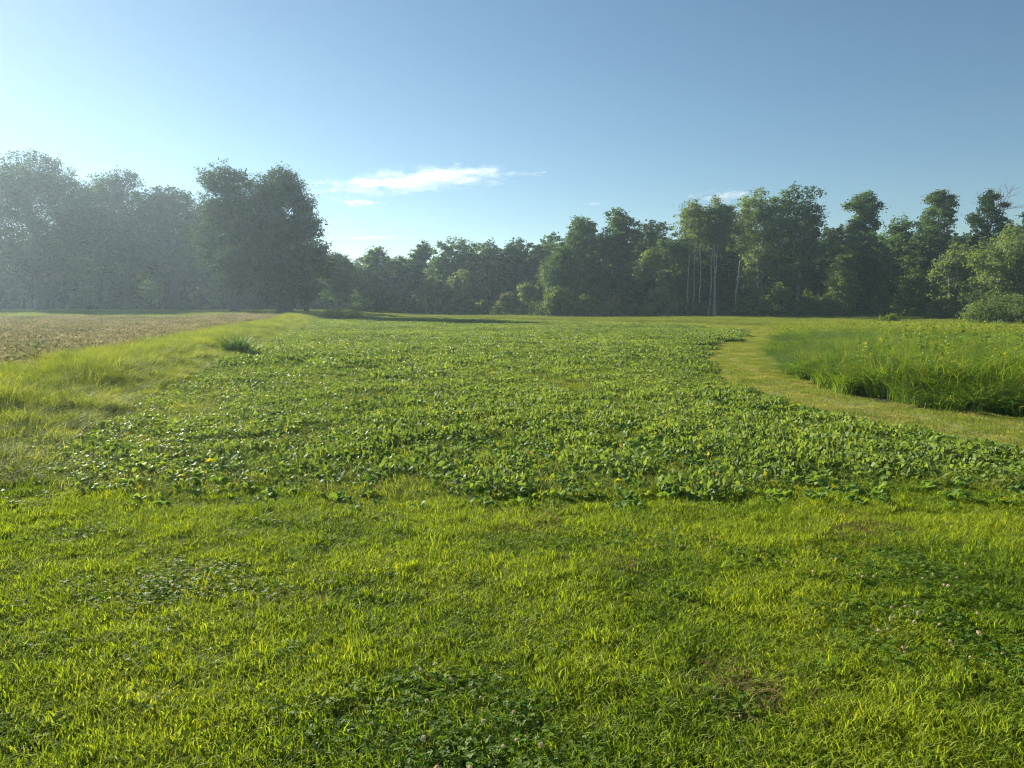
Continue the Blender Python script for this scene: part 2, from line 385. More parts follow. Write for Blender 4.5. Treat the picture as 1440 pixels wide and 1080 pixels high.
# clover ------------------------------------------------------------
def clover_patch(rs, n=46, r=.12):
    P = disk(rs, n, r); P[:, 2] = .022 + .03 * rs.rand(n); C = []; Nn = []
    for k in range(n):
        a0 = rs.rand() * 6.28; tl = rs.normal(0, .35, 2)
        for j in range(3):
            a = a0 + j * 2.094; C.append(P[k] + np.array([math.cos(a), math.sin(a), 0]) * .0065); Nn.append([tl[0], tl[1], 1.0])
    C = np.array(C); N = np.array(Nn); N /= np.linalg.norm(N, axis=1, keepdims=True)
    ctr = np.repeat(P, 3, 0); D = C - ctr; D -= N * (D * N).sum(1, keepdims=True); D /= np.linalg.norm(D, axis=1, keepdims=True); B = np.cross(N, D)
    ang = np.linspace(0, 2 * np.pi, 6, endpoint=False); rr = .0073
    V = np.stack([C + D * rr * math.cos(t) * 1.0 + B * rr * math.sin(t) * .95 + N * .0015 * abs(math.sin(t)) for t in ang], 1).reshape(-1, 3)
    b = (np.arange(len(C)) * 6)[:, None]
    return V, np.concatenate([b + np.array([[0, 1, 2, 3]]), b + np.array([[0, 3, 4, 5]])])
def clover_head(rs, c, r=.0095):
    P = []; n = 26
    for k in range(n):
        z = 1 - 1.6 * (k + .5) / n; a = k * 2.4; q = math.sqrt(max(0, 1 - z * z)); P.append([q * math.cos(a), q * math.sin(a), z])
    P = np.array(P); V, Q = quads(rs, c + P * r * .8, .0085, 0, 2.0, P * 2.5); return V, Q
cp, hp = [], []
for k in range(5):
    V, Q = clover_patch(rs); V2, Q2, T2 = blades(rs, 40, disk(rs, 40, .12), .04, .5, .004, .6)
    V, Q, T, mi = join([(V, Q, None, 0), (V2, Q2, T2, 1)]); cp.append(mk_mesh('clover_patch', V, Q, T, [M['clover'], M['lawn']], mi))
    V, Q = clover_head(rs, np.array([0, 0, .072])); V2, Q2, T2 = blades(rs, 3, disk(rs, 3, .001), .07, .05, .0022, .02)
    V, Q, T, mi = join([(V, Q, None, 0), (V2, Q2, T2, 1)]); hp.append(mk_mesh('clover_head', V, Q, T, [M['clover_bloom'], M['clover']], mi))
x, y = jgrid(rs, -8, 9, -.5, 7, .085)
c = cloverness(x, y); keep = (rs.rand(len(x)) < np.clip((c - .46) * 1.5, .04, .6)) & infan(x, y, 2.5) & ~inpoly(x, y, STRIP)
x, y = x[keep], y[keep]
scatter('clover', place(x, y, .004), .62 + .4 * rs.rand(len(x)), protos('clover_patch', cp), 5, 2, 'low clover leaves among the lawn grass')
x, y = jgrid(rs, -6, 7, .5, 6.5, .055)
c = cloverness(x, y); keep = rs.rand(len(x)) < np.clip((c - .6) * .5, .0008, .16)
x, y = x[keep], y[keep]
scatter('clover_flowers', place(x, y, 0), .5 + .5 * rs.rand(len(x)), protos('clover_head', hp), 5, 3, 'faded white clover flowers in the lawn', .25)
# dry brown grass patches
dp = []
for k in range(3):
    V, Q, T = blades(rs, 150, disk(rs, 150, .13), .045, .5, .004, 1.0, 2, .3); dp.append(mk_mesh('dry_tuft', V, Q, T, [M['dry']]))
x, y = jgrid(rs, -5, 6, 1.5, 6.5, .09)
dr = sum(blob(x, y, *G(*p), r_, r_ * .8) for p, r_ in [((1035, 955), .12), ((400, 850), .14), ((1040, 990), .12), ((860, 800), .16), ((700, 740), .2), ((1240, 755), .25)])
keep = rs.rand(len(x)) < dr * .85; x, y = x[keep], y[keep]
scatter('dry_grass', place(x, y, .008), .8 + .5 * rs.rand(len(x)), protos('dry_tuft', dp), 3, 4, 'brown dry patches of lawn grass')

# broad leaved crop -------------------------------------------------
def crop_leaf(rs, L_, W_, a, up, bend):
    """petiole and cupped oval blade, six stations"""
    st = [0, .28, .45, .65, .85, 1.0]; wd = [.05, .06, .75, 1.0, .7, .12]
    V = []; d = np.array([math.cos(a), math.sin(a), 0]); sd = np.array([-math.sin(a), math.cos(a), 0]); p = np.zeros(3); ang = up; prev = 0
    roll = rs.normal(0, .35)
    for t, wv in zip(st, wd):
        dl = (t - prev) * L_; prev = t; p = p + (d * math.cos(ang) + np.array([0, 0, 1]) * math.sin(ang)) * dl; ang -= bend * (t - 0) * .9
        ww = wv * W_ * .5 * (1 + rs.normal(0, .12))
        up_ = np.array([0, 0, 1]) * ww
        s2 = sd * math.cos(roll) + np.array([0, 0, 1]) * math.sin(roll)
        V += [p - s2 * ww + up_ * (.3 + rs.normal(0, .18)), p, p + s2 * ww + up_ * (.3 + rs.normal(0, .18))]
    V = np.array(V); Q = []
    for s in range(5):
        b = s * 3; Q += [[b, b + 1, b + 4, b + 3], [b + 1, b + 2, b + 5, b + 4]]
    return V, np.array(Q)
def crop_plant(rs, n):
    out = []
    for k in range(n):
        V, Q = crop_leaf(rs, .15 + .13 * rs.rand(), .05 + .05 * rs.rand(), k * 2.4 + rs.rand(), .85 + .65 * rs.rand(), .8 + .9 * rs.rand())
        V = V + np.array([rs.normal(0, .015), rs.normal(0, .015), 0]); out.append((V, Q, None, 0))
    return join(out)
cps = []
for k in range(8):
    V, Q, T, mi = crop_plant(rs, 6 + k % 4); cps.append(mk_mesh('crop_plant', V, Q, T, [M['crop']], mi, smooth=True))
CROP = protos('crop_plant', cps)
x, y = jgrid(rs, -14, 14, 4.5, 26, .098)
sdw = np.clip((y - 5.5) / 3, 0, 1)
band = .35 + .9 * np.exp(-((y - 7.2) / 2.2) ** 2) * np.exp(-((x + .5) / 3.6) ** 2) + .35 * vnoise(x, y, 1.6, 12) + .16 * np.sin((x + .27 * y) * 2 * np.pi / 1.3) + .35 * (vnoise(x, y, .5, 3) - .5)
band -= .45 * sstep(-3.0, -5.5, x + .22 * (y - 6)) # thins out towards the weedy left
band += .55 * np.exp(-(dist_to(x, y, edge_right) / .55) ** 2)
bd = y - np.interp(x, [-13, -5.2, 8.5, 14], [5.0, 6.0, 5.5, 4.0])
band *= .12 + .88 * sstep(-.1, 1.1, bd + 1.1 * (vnoise(x, y, .7, 17) - .5))
keep = (dist_to(x, y, edge_right) > .22) & (inpoly(x, y, FIELD) | (inpoly(x, y + .5, FIELD) & (y < 8) & ~inpoly(x, y, PATH))) & infan(x, y, 2.5) & (rs.rand(len(x)) < np.clip(band * .85, .02, .9))
x, y = x[keep], y[keep]; s = (.34 + .34 * rs.rand(len(x)) ** 1.5) * (.8 + .4 * vnoise(x, y, 1.2, 5))
scatter('crop_leaves', place(x, y, .005), s, CROP, 8, 5, 'broad leaved green cover crop in the near part of the field', .15)
# weedy grass in the crop
gp = []
for k in range(5):
    V, Q, T = blades(rs, 70, disk(rs, 70, .16), .13, .5, .0065, .6, 3, .3); gp.append(mk_mesh('weed_tuft', V, Q, T, [M['strip']]))
WEED = protos('weed_tuft', gp)
x, y = jgrid(rs, -14, 14, 4.5, 26, .16)
g = .5 + .5 * vnoise(x, y, 1.4, 20) + .7 * sstep(-2.0, -4.5, x + .2 * (y - 6)) + .2 * np.exp(-((y - 6.2) / .7) ** 2)
keep = inpoly(x, y, FIELD) & infan(x, y, 2.5) & (rs.rand(len(x)) < np.clip(g, 0, .95)); x, y = x[keep], y[keep]
s = .55 + .5 * rs.rand(len(x))
scatter('weed_grass', place(x, y, .005), s, WEED, 5, 6, 'thin grass growing between the crop plants')
# far part of the field
fp = []
for k in range(6):
    n = 560; C = disk(rs, n, .72); C[:, 2] = .03 + .15 * rs.rand(n) * (1 - (np.hypot(C[:, 0], C[:, 1]) / .9) ** 2)
    V, Q = quads(rs, C, .066, .4, 1.3); V2, Q2, T2 = blades(rs, 30, disk(rs, 30, .7), .2, .4, .012, .5)
    V, Q, T, mi = join([(V, Q, None, 0), (V2, Q2, T2, 1)]); fp.append(mk_mesh('crop_patch', V, Q, T, [M['crop_far'], M['strip']], mi))
CROPF = protos('crop_patch', fp)
x, y = jgrid(rs, -34, 22, 15, 90, .62)
row = .5 + .5 * np.sin((x + .27 * y) * 2 * np.pi / 2.6 + 1.0 * vnoise(x, y, 6, 2))
pk = .55 + .7 * vnoise(x, y, 2.4, 31) - .30 * (row > .85) + .2 * sstep(25, 45, y)
keep = inpoly(x, y, FIELD) & ((dist_to(x, y, edge_right) > .65) | (x < 6)) & (rs.rand(len(x)) < pk * sstep(14, 24, y)); x, y = x[keep], y[keep]; fx_, fy_ = x, y
x, y = jgrid(rs, -14, 16, 5, 25, .42)
pk = (.05 + 1.15 * vnoise(x, y, 1.1, 31) + .22 * np.sin((x + .27 * y) * 2 * np.pi / 1.3) - .35 * sstep(-3.5, -6, x + .2 * y)) * (1 - sstep(18, 25, y)) * sstep(.3, 1.6, y - np.interp(x, [-13, -5.2, 8.5, 14], [5.0, 6.0, 5.5, 4.0]))
keep = inpoly(x, y, FIELD) & (dist_to(x, y, edge_right) > .45) & infan(x, y, 2) & (rs.rand(len(x)) < pk); x, y = x[keep], y[keep]
near_ = np.r_[np.ones(len(x)), np.zeros(len(fx_))]; x, y = np.r_[x, fx_], np.r_[y, fy_]
scatter('crop_canopy', place(x, y, 0), np.stack([1 - .42 * near_] * 2 + [(.7 + .6 * vnoise(x, y, 2.2, 8) + .2 * rs.rand(len(x))) * (1 - .3 * near_)], -1), CROPF, 6, 7, 'green cover crop in the far part of the field')

# mown path ---------------------------------------------------------
mp_ = []
for k in range(8):
    V, Q, T = blades(rs, 330, disk(rs, 330, .3), .030, .5, .006, .8, 2, .2); mp_.append(mk_mesh('mown_tuft', V, Q, T, [M['mown' if k < 4 else 'straw']]))
MOWN = protos('mown_tuft', mp_)
x, y = jgrid(rs, -26, 18, 4, 100, .24)
keep = inpoly(x, y, PATH) & infan(x, y, 3) & (rs.rand(len(x)) < .8); x, y = x[keep], y[keep]
lat = dist_to(x, y, path_in) + .25 * vnoise(x, y, 2.0, 4)
stk = .5 + .35 * np.sin(lat * 2 * np.pi / .85) + .8 * (vnoise(x, y, .9, 8) - .5)
scatter('path_grass', place(x, y, .018), np.stack([np.ones(len(x))] * 2 + [.6 + .9 * vnoise(x, y, .7, 4)], -1), MOWN, 8, 8, 'mown grass blades on the curving path', idx=rs.randint(0, 4, len(x)) + 4 * (rs.rand(len(x)) < stk * .7))

# tall grass strip at the left --------------------------------------
tp = []
for k in range(7):
    parts = []
    V, Q, T = blades(rs, 230, disk(rs, 230, .26), .40, .5, .0115, .5, 3, .22); parts.append((V, Q, T, 0))
    V, Q, T = blades(rs, 10, disk(rs, 10, .22), .50, .2, .0035, .2, 3, .1); parts.append((V, Q, T, 1))
    V, Q, T, mi = join(parts); tp.append(mk_mesh('tall_tuft', V, Q, T, [M['strip'], M['meadow']], mi))
TALL = protos('tall_tuft', tp)
x, y = jgrid(rs, -32, -3, 4, 76, .27)
keep = inpoly(x, y, STRIP); x, y = x[keep], y[keep]
ri = np.clip(np.interp(y, [p[1] for p in edge_left[::-1]], [p[0] for p in edge_left[::-1]]) - x, 0, 9)
hs = .95 * (.42 + .58 * sstep(0, 2.0, ri + .8 * (vnoise(x, y, .8, 3) - .5))) * (.42 + .58 * sstep(4, 10, y)) * (.55 + .4 * vnoise(x, y, 1.5, 6) + .45 * vnoise(x, y, .5, 16) + .25 * rs.rand(len(x)))
# a second thinner spread where it meets the lawn
scatter('strip_grass', place(x, y, 0), np.stack([.55 + .4 * np.clip(hs, 0, 1)] * 2 + [np.maximum(hs * 1.15, .22)], -1), TALL, 7, 9, 'tall yellow green grass strip between the two fields', .12)

wx, wy = jgrid(rs, -14, -3, 4, 30, .15)
keep = inpoly(wx, wy, STRIP) & (rs.rand(len(wx)) < .85 * (1 - sstep(9, 16, wy)) + .3) & infan(wx, wy, 2.5); wx, wy = wx[keep], wy[keep]
scatter('strip_weeds', place(wx, wy, 0), .7 + .8 * rs.rand(len(wx)), WEED, 5, 29, 'shorter grass filling the near end of the left strip')

# brown crop --------------------------------------------------------
bp = []
for k in range(5):
    parts = []; n = 200
    C = disk(rs, n, .62); C[:, 2] = .12 + .26 * rs.rand(n); V, Q = quads(rs, C, .075, .2, 1.5); parts.append((V, Q, None, 0))
    V, Q, T = blades(rs, 90, disk(rs, 90, .6), .42, .3, .010, .3, 2, .1); parts.append((V, Q, T, 0))
    V, Q, T = blades(rs, 26, disk(rs, 26, .6), .36, .4, .011, .5, 2, .2); parts.append((V, Q, T, 1))
    V, Q, T, mi = join(parts); bp.append(mk_mesh('brown_patch', V, Q, T, [M['brown'], M['strip']], mi))
BRN = protos('brown_patch', bp)
x, y = jgrid(rs, -95, -8, 6, 84, .6)
keep = inpoly(x, y, BROWN) & infan(x, y, 8, .85) & (rs.rand(len(x)) < .85); x, y = x[keep], y[keep]
scatter('brown_crop', place(x, y, 0), np.stack([np.ones(len(x))] * 2 + [.55 + .5 * vnoise(x, y, 2.5, 8) + .4 * rs.rand(len(x))], -1), BRN, 5, 10, 'ripening brown crop in the left field')

# tall green grass right of the path --------------------------------
rp = []
for k in range(8):
    parts = []
    V, Q, T = blades(rs, 80, disk(rs, 80, .22), .92, .28, .018, .45, 5, .42); parts.append((V, Q, T, 0))
    V, Q, T = blades(rs, 12, disk(rs, 12, .2), 1.0, .12, .005, .12, 3, .04); parts.append((V, Q, T, 1))
    V, Q, T, mi = join(parts); rp.append(mk_mesh('reed_tuft', V, Q, T, [M['reed'], M['meadow']], mi))
REED = protos('reed_tuft', rp)
REEDP = np.array([tuple(p) for p in path_in if p[1] < 34] + [(14.5, 33), (22, 31), (34, 26), (34, 7)])
x, y = jgrid(rs, 6, 34, 7, 34, .27)
keep = inpoly(x, y, REEDP) & (dist_to(x, y, path_in) > .22) & (rs.rand(len(x)) < .95 - .5 * sstep(15, 24, y)); x, y = x[keep], y[keep]
d = dist_to(x, y, path_in); hh = (.55 + .45 * sstep(.1, 1.6, d)) * (.56 + .5 * vnoise(x, y, 1.3, 14) + .3 * vnoise(x, y, .5, 3)) * (1.05 - .52 * sstep(12, 27, y))
scatter('reed_grass', place(x, y, 0), np.stack([np.ones(len(x))] * 2 + [hh * .88], -1), REED, 8, 11, 'lush green waist high grass right of the path', .14)

# meadow ------------------------------------------------------------
mm_ = []
for k in range(6):
    parts = []
    V, Q, T = blades(rs, 150, disk(rs, 150, .6), .5, .4, .014, .4, 2, .25); parts.append((V, Q, T, 0))
    n = 55; C = disk(rs, n, .6); C[:, 2] = .42 + .22 * rs.rand(n); V, Q = quads(rs, C, .045, .1, 2.4); parts.append((V, Q, None, 0))
    V, Q, T, mi = join(parts); mm_.append(mk_mesh('meadow_tuft', V, Q, T, [M['meadow']], mi))
MEAD = protos('meadow_tuft', mm_)
x, y = jgrid(rs, -20, 75, 24, 104, .58)
far = np.interp(x, [-20, 0, 14, 40, 75], [104, 100, 96, 92, 80])
keep = ~inpoly(x, y, FIELD) & ~inpoly(x, y, PATH) & ~inpoly(x, y, REEDP) & ~inpoly(x, y, STRIP) & (y < far) & infan(x, y, 6) & ((x > 9) | (y > 50)) & ((x > -13) | (y > 86))
x, y = x[keep], y[keep]
hs = (.55 + .7 * vnoise(x, y, 4, 3)) * (.62 + .38 * sstep(12, 20, x)) * (1 - .55 * sstep(30, 62, y))
scatter('meadow_grass', place(x, y, 0), np.stack([np.ones(len(x))] * 2 + [hs], -1), MEAD, 6, 12, 'pale seeding meadow grass before the trees')
mw = []
for k in range(5):
    parts = []
    for j in range(9):
        b = disk(rs, 1, .35)[0]; h_ = .7 + .5 * rs.rand(); n = 46; t = .25 + .75 * rs.rand(n)
        C = b + np.stack([rs.normal(0, .05, n) * (1.3 - t), rs.normal(0, .05, n) * (1.3 - t), t * h_], -1)
        V, Q = quads(rs, C, .040, .2, 2.4); parts.append((V, Q, None, int(j % 4 == 0)))
    V, Q, T, mi = join(parts); mw.append(mk_mesh('weed_stems', V, Q, T, [M['reed'], M['meadow']], mi))
x, y = jgrid(rs, 6, 60, 12, 88, .6)
keep = (inpoly(x, y, REEDP) | (~inpoly(x, y, FIELD) & ~inpoly(x, y, PATH) & (x > 9 + .0 * y) & (y > 30))) & infan(x, y, 4) & (y < 46) & (rs.rand(len(x)) < 1.0 * (vnoise(x, y, 3.5, 40) - .42)) & (dist_to(x, y, path_in) > 1.0)
x, y = x[keep], y[keep]
scatter('meadow_weeds', place(x, y, 0), (.68 + .4 * rs.rand(len(x))) * (1 - .35 * sstep(20, 42, y)), protos('weed_stems', mw), 5, 22, 'leafy weeds standing among the tall grass and meadow')
# short grass under the left trees
ug = []
for k in range(3):
    V, Q, T = blades(rs, 200, disk(rs, 200, .9), .09, .5, .02, .8, 2, .2); ug.append(mk_mesh('short_patch', V, Q, T, [M['mown']]))
x, y = jgrid(rs, -110, -12, 55, 150, .9)
keep = ~inpoly(x, y, FIELD) & ~inpoly(x, y, BROWN) & ~inpoly(x, y, STRIP) & infan(x, y, 10, .85); x, y = x[keep], y[keep]
scatter('shaded_grass', place(x, y, 0), np.ones(len(x)), protos('short_patch', ug), 3, 13, 'short grass in the dappled shade under the big trees')

# ------------------------------------------------------------------ trees
def tube(P, r0, r1, n=6):
    P = np.asarray(P, float); m = len(P); Vs = []
    T = np.gradient(P, axis=0); T /= np.linalg.norm(T, axis=1, keepdims=True) + 1e-9
    ref = np.array([.3, .9, .1]) if abs(T[0] @ np.array([.3, .9, .1])) < .85 else np.array([1., 0, 0])
    for k in range(m):
        a = np.cross(T[k], ref); a /= np.linalg.norm(a); b = np.cross(T[k], a); t = k / (m - 1)
        r = r0[k] if np.ndim(r0) else r0 * (1 - t) + r1 * t
        ang = np.arange(n) * 2 * np.pi / n
        Vs.append(P[k] + r * (np.cos(ang)[:, None] * a + np.sin(ang)[:, None] * b))
    V = np.concatenate(Vs); i = (np.arange(m - 1) * n)[:, None] + np.arange(n)[None]; j = (np.arange(m - 1) * n)[:, None] + (np.arange(n)[None] + 1) % n
    Q = np.stack([i, j, j + n, i + n], -1).reshape(-1, 4)
    return V, Q

def curve(a, b, rs, n=6, sag=.12):
    a = np.asarray(a, float); b = np.asarray(b, float); L_ = np.linalg.norm(b - a)
    t = np.linspace(0, 1, n)[:, None]; m = rs.normal(0, sag * L_, 3); m[2] = abs(m[2]) * .5
    P = a * (1 - t) + b * t + m * (t * (1 - t) * 2); P[1:-1] += rs.normal(0, .02 * L_, (n - 2, 3)); return P

PROFILE = {
    'oak': lambda t: (np.sin(np.pi * np.clip(t * .92 + .08, 0, 1)) ** .55),
    'tall': lambda t: .35 + .65 * np.sin(np.pi * np.clip(t * .85 + .02, 0, 1)) ** .7 * (1 - .35 * t),
    'cone': lambda t: .30 + .7 * (1 - t) ** .7 * sstep(-.1, .15, t),
    'shrub': lambda t: np.sqrt(np.clip(1 - (t * .97) ** 2.4, 0, 1)),
    'birch': lambda t: .4 + .6 * np.sin(np.pi * np.clip(t, 0, 1)) ** .6,
}
def bare(rs, root, top, r, spread, depth=3):
    """a bare forking branch"""
    out = []; P = curve(root, top, rs, 5, .08); V, Q = tube(P, r, r * .45, 4); out.append((V, Q, None, 0))
    if depth > 0:
        for k in range(3 if depth > 1 else 4):
            p = P[2 + k % 3]; d = (P[-1] - P[0]); L_ = np.linalg.norm(d); d = d / L_ + rs.normal(0, spread, 3); d[2] = abs(d[2]); d /= np.linalg.norm(d)
            out += bare(rs, p, p + d * L_ * (.4 + .3 * rs.rand()), r * .55, spread, depth - 1)
    return out

def tree_meshes(seed, H, W, low, kind, leaf, bark, size=.30, n_leaf=11000, tr=None, stems=1, lobes=None, fill=1.0, D=None, lean=0.0, lrs=1.0):
    rs = np.random.RandomState(seed); rx = W / 2; ry = (D or W) / 2; ch = H - low
    prof = PROFILE[kind]; nl = lobes or int(9 + ch * 0.7)
    L_ = []
    lr = {'oak': .40, 'tall': .46, 'cone': .42, 'shrub': .40, 'birch': .36}[kind] * lrs
    for k in range(nl):
        t = (k + .5) / nl if kind != 'shrub' else rs.rand() ** 1.1
        r = prof(t) * (rs.rand() ** .5) * .72; a = k * 2.4 + rs.rand() * 1.2
        rad = min(rx, ry) * lr * (.65 + .6 * rs.rand()) * (.62 + .38 * prof(t)); rad = max(rad, .35); rz = min(rad * (.75 + .2 * rs.rand()), ch * .4)
        z = low + rz * .8 + t * (ch - rz * 1.75)
        L_.append((lean * t * W + r * rx * math.cos(a), r * ry * math.sin(a), z, rad, rz))
    L_.append((lean * W + rs.normal(0, .06) * rx, 0, H - .16 * ch * .9, rx * .24, .16 * ch))
    # sub clumps on the shells of the lobes
    vol = np.array([l[3] ** 2 * l[4] for l in L_]) ** .75; vol /= vol.sum()
    ncl = int(max(30, n_leaf / 34)); C = []; LO = []; CT = []
    for li, l in enumerate(L_):
        m = max(3, int(round(ncl * vol[li]))); d = rs.normal(0, 1, (m, 3)); d /= np.linalg.norm(d, axis=1, keepdims=True)
        q = (.40 + .66 * rs.rand(m) ** .6)[:, None]
        C.append(np.array(l[:3]) + d * q * np.array([l[3], l[3], l[4]])); LO += [li] * m; CT.append(np.repeat(np.array([l[:3]]), m, 0))
    C = np.concatenate(C); CT = np.concatenate(CT); LO = np.array(LO)
    C[:, 2] = np.maximum(C[:, 2], .15 if kind == 'shrub' else low * .8)
    per = np.maximum(6, (n_leaf / len(C) * (.35 + 1.3 * rs.rand(len(C))) * fill)).astype(int)
    idx = np.repeat(np.arange(len(C)), per)
    cr = (min(rx, ry) * .055 + .36) * (.6 + .7 * rs.rand(len(C)))
    off = rs.normal(0, 1, (len(idx), 3)) * cr[idx][:, None] * np.array([.52, .52, .30])
    P = C[idx] + off
    P[:, 2] = np.maximum(P[:, 2], .06)
    nr = (C - CT); nr = nr / (np.linalg.norm(nr, axis=1, keepdims=True) + 1e-6); 
    V, Q = quads(rs, P, size, .35, 1.5, nr[idx] * .9)
    crown = mk_mesh('crown', V, Q, mats=[leaf])
    # trunk and limbs
    parts = []; tr = tr or H * .022
    for s in range(stems):
        bx, by = (0, 0) if stems == 1 else (rs.normal(0, .14 * W), rs.normal(0, .12 * W))
        tx = lean * W + (rs.normal(0, .03 * W) if stems == 1 else bx * 1.8); top = np.array([tx, by, H * .9])
        n = 9; t = np.linspace(0, 1, n); P = np.array([bx, by, -.25]) * (1 - t[:, None]) + top * t[:, None]
        P[1:, :2] += np.cumsum(rs.normal(0, .006 * H, (n - 1, 2)), 0)
        rad = tr * (1 - .88 * t) ; rad[0] *= 1.5; 
        V, Q = tube(P, rad, 0, 9); parts.append((V, Q, None, 0))
        if s == 0: trunkP, trunkR = P, rad
    ends = []
    for l in L_:
        zz = max(low * .75, l[2] - .5 * math.hypot(l[0], l[1]) - l[4] * .3); zz = min(zz, H * .8); f = np.interp(zz, trunkP[:, 2], np.arange(len(trunkP)))
        k = int(min(f, len(trunkP) - 2)); a = trunkP[k] + (trunkP[k + 1] - trunkP[k]) * (f - k)
        lim = curve(a, l[:3], rs, 6, .10); r_ = max(.03, trunkR[k] * .42)
        V, Q = tube(lim, r_, max(.02, r_ * .35), 5); parts.append((V, Q, None, 0)); ends.append(lim)
    for c, li in zip(C[::2], LO[::2]):
        a = ends[li][rs.randint(2, 6)]; V, Q = tube(curve(a, c, rs, 3, .1), max(.018, tr * .07), .010, 3); parts.append((V, Q, None, 0))
    V, Q, T, mi = join(parts); trunk = mk_mesh('trunk', V, Q, T, [bark], mi, smooth=True)
    return trunk, crown, L_

def T_(px, depth): return (px - 720.0) / F * depth
TREES = []
def tree(name, px, depth, top, wpx, low, kind, leaf, label, cat='tree', bark='bark', n=11000, size=.30, tr=None, stems=1, group=None, deadtop=0, seed=None, fill=1.0, lean=0, lobes=None, x=None, dd=None, lrs=1.0):
    X = T_(px, depth) if x is None else x
    bz = float(hgt(X, depth)); H = EYE + (HOR - top) / F * depth - bz; W = wpx / F * depth * (1.22 if name in ('broadleaf_tree', 'aspen_tree') else 1.0)
    if name in ('broadleaf_tree', 'aspen_tree'): n = int(n * 1.35)
    lo = 0.0 if low is None else max(.2, EYE + (HOR - low) / F * depth - bz)
    sd = seed or int(px * 7 + depth) % 9973
    t, c, L_ = tree_meshes(sd, H, W, lo, kind, M[leaf], M[bark], size, n, tr, stems, fill=fill, lean=lean, lobes=lobes, D=dd, lrs=lrs)
    r = bpy.data.objects.new(name, None); COL.objects.link(r); r.location = (X, depth, bz); r.empty_display_size = .5
    tag(r, label, cat, group)
    link('trunk' if cat == 'tree' else 'stem', t, r); link('crown' if cat == 'tree' else 'foliage', c, r)
    if deadtop:
        rs = np.random.RandomState(sd + 5)
        for k in range(deadtop):
            a = np.array([rs.normal(0, .10 * W), rs.normal(0, .1 * W), H * .72]); b = a + np.array([rs.normal(0, .15 * W), rs.normal(0, .12 * W), H * (.13 + .07 * rs.rand())])
            V, Q, T, mi = join(bare(rs, a, b, .06, .42, 3)); link('bare_branch', mk_mesh('bare_branch', V, Q, T, [M['dead_wood']], mi), r)
    TREES.append(r); return r

# big oaks on the left
tree('oak_tree', 62, 130, 224, 290, 395, 'oak', 'oak_leaf', 'broad hazy oak standing leftmost, its crown cut by the left photo edge', n=60000, size=.30, tr=.85, seed=3, lobes=40, lrs=.62)
tree('oak_tree', 182, 132, 246, 190, 390, 'oak', 'oak_leaf', 'open crowned oak with bare twigs poking out of its top', n=36000, size=.29, tr=.75, deadtop=3, lrs=.62, lobes=32, seed=8)
tree('oak_tree', 250, 128, 268, 190, 395, 'oak', 'oak_leaf', 'oak with a thick straight trunk and a crown sloping down right', n=38000, size=.29, tr=.9, seed=12, lrs=.7, lobes=30)
tree('oak_tree', 331, 94, 233, 112, 415, 'tall', 'oak_leaf', 'tall narrow crowned oak left of the big dark oak', n=34000, size=.21, tr=.45, seed=21)
tree('oak_tree', 402, 88, 244, 178, 428, 'oak', 'oak_leaf', 'big dark oak with a massive trunk at the corner of the green field', n=62000, size=.21, tr=.75, seed=35, lobes=32, lrs=.62)
tree('oak_tree', 432, 104, 345, 70, 425, 'oak', 'oak_leaf', 'low dark tree tucked behind the right side of the big oak', n=9000, size=.28, tr=.3, seed=35)
for px, d, top, wp, lab in [(10, 158, 330, 110, 'hazy low tree behind the leftmost oak'), (120, 160, 318, 100, 'hazy tree between the leftmost oak and the twiggy oak'),
                            (215, 164, 322, 90, 'pale green tree seen under the twiggy oak'), (290, 158, 318, 110, 'mid green tree behind the gap beside the tall narrow oak'),
                            (350, 150, 335, 100, 'shaded tree behind the tall narrow oak')]:
    tree('oak_tree', px, d, top, wp, 425, 'oak', 'wood_leaf', lab, n=10000, size=.5, tr=.4)
tree('shrub', 130, 140, 400, 60, None, 'shrub', 'light_leaf', 'pale sunlit shrub between the trunks of the left oaks', 'shrub', n=2600, size=.3)
tree('shrub', 215, 138, 395, 44, None, 'shrub', 'light_leaf', 'small sunlit shrub just left of the thick straight trunk', 'shrub', n=2200, size=.3)
tree('shrub', 285, 136, 402, 50, None, 'shrub', 'light_leaf', 'low bright shrub right of the thick straight trunk', 'shrub', n=2200, size=.3)

# far wood in the middle
mid = [(478, 118, 356, 62, 'tall', 'wood_leaf', 'rounded dark tree just right of the big dark oak'),
       (531, 122, 346, 60, 'cone', 'wood_leaf', 'pointed tree with layered branches in the far middle wood'),
       (562, 126, 360, 52, 'tall', 'wood_leaf', 'low rounded tree between the pointed tree and the small tufted tree'),
       (594, 124, 343, 42, 'tall', 'wood_leaf', 'slim far tree with a small tufted top'),
       (622, 126, 362, 50, 'tall', 'wood_leaf', 'lowest gap filling tree right of the small tufted tree'),
       (640, 118, 337, 74, 'tall', 'wood_leaf', 'broad far tree with a two pointed top in the middle wood'),
       (688, 120, 340, 84, 'oak', 'wood_leaf', 'wide domed tree in the far middle wood'),
       (728, 118, 337, 78, 'oak', 'oak_leaf', 'darkest smooth domed tree right of the wide domed tree'),
       (764, 116, 345, 50, 'tall', 'wood_leaf', 'narrow tree wedged between the dark dome and the tall right wood')]
for px, d, top, wp, kd, lf, lab in mid:
    tree('broadleaf_tree', px, d, top, wp, 432, kd, lf, lab, n=9000, size=.30, tr=.22)
tree('broadleaf_tree', 610, 112, 388, 46, 437, 'tall', 'light_leaf', 'paler small tree hung with vines in front of the middle wood', n=4200, size=.27, tr=.12)
tree('broadleaf_tree', 655, 110, 380, 50, 437, 'tall', 'light_leaf', 'pale green small tree before the two pointed far tree', n=4200, size=.27, tr=.12)
tree('shrub', 681, 104, 420, 30, None, 'shrub', 'shrub_leaf', 'small round pale shrub at the foot of the dark domed tree', 'shrub', n=1500, size=.22)
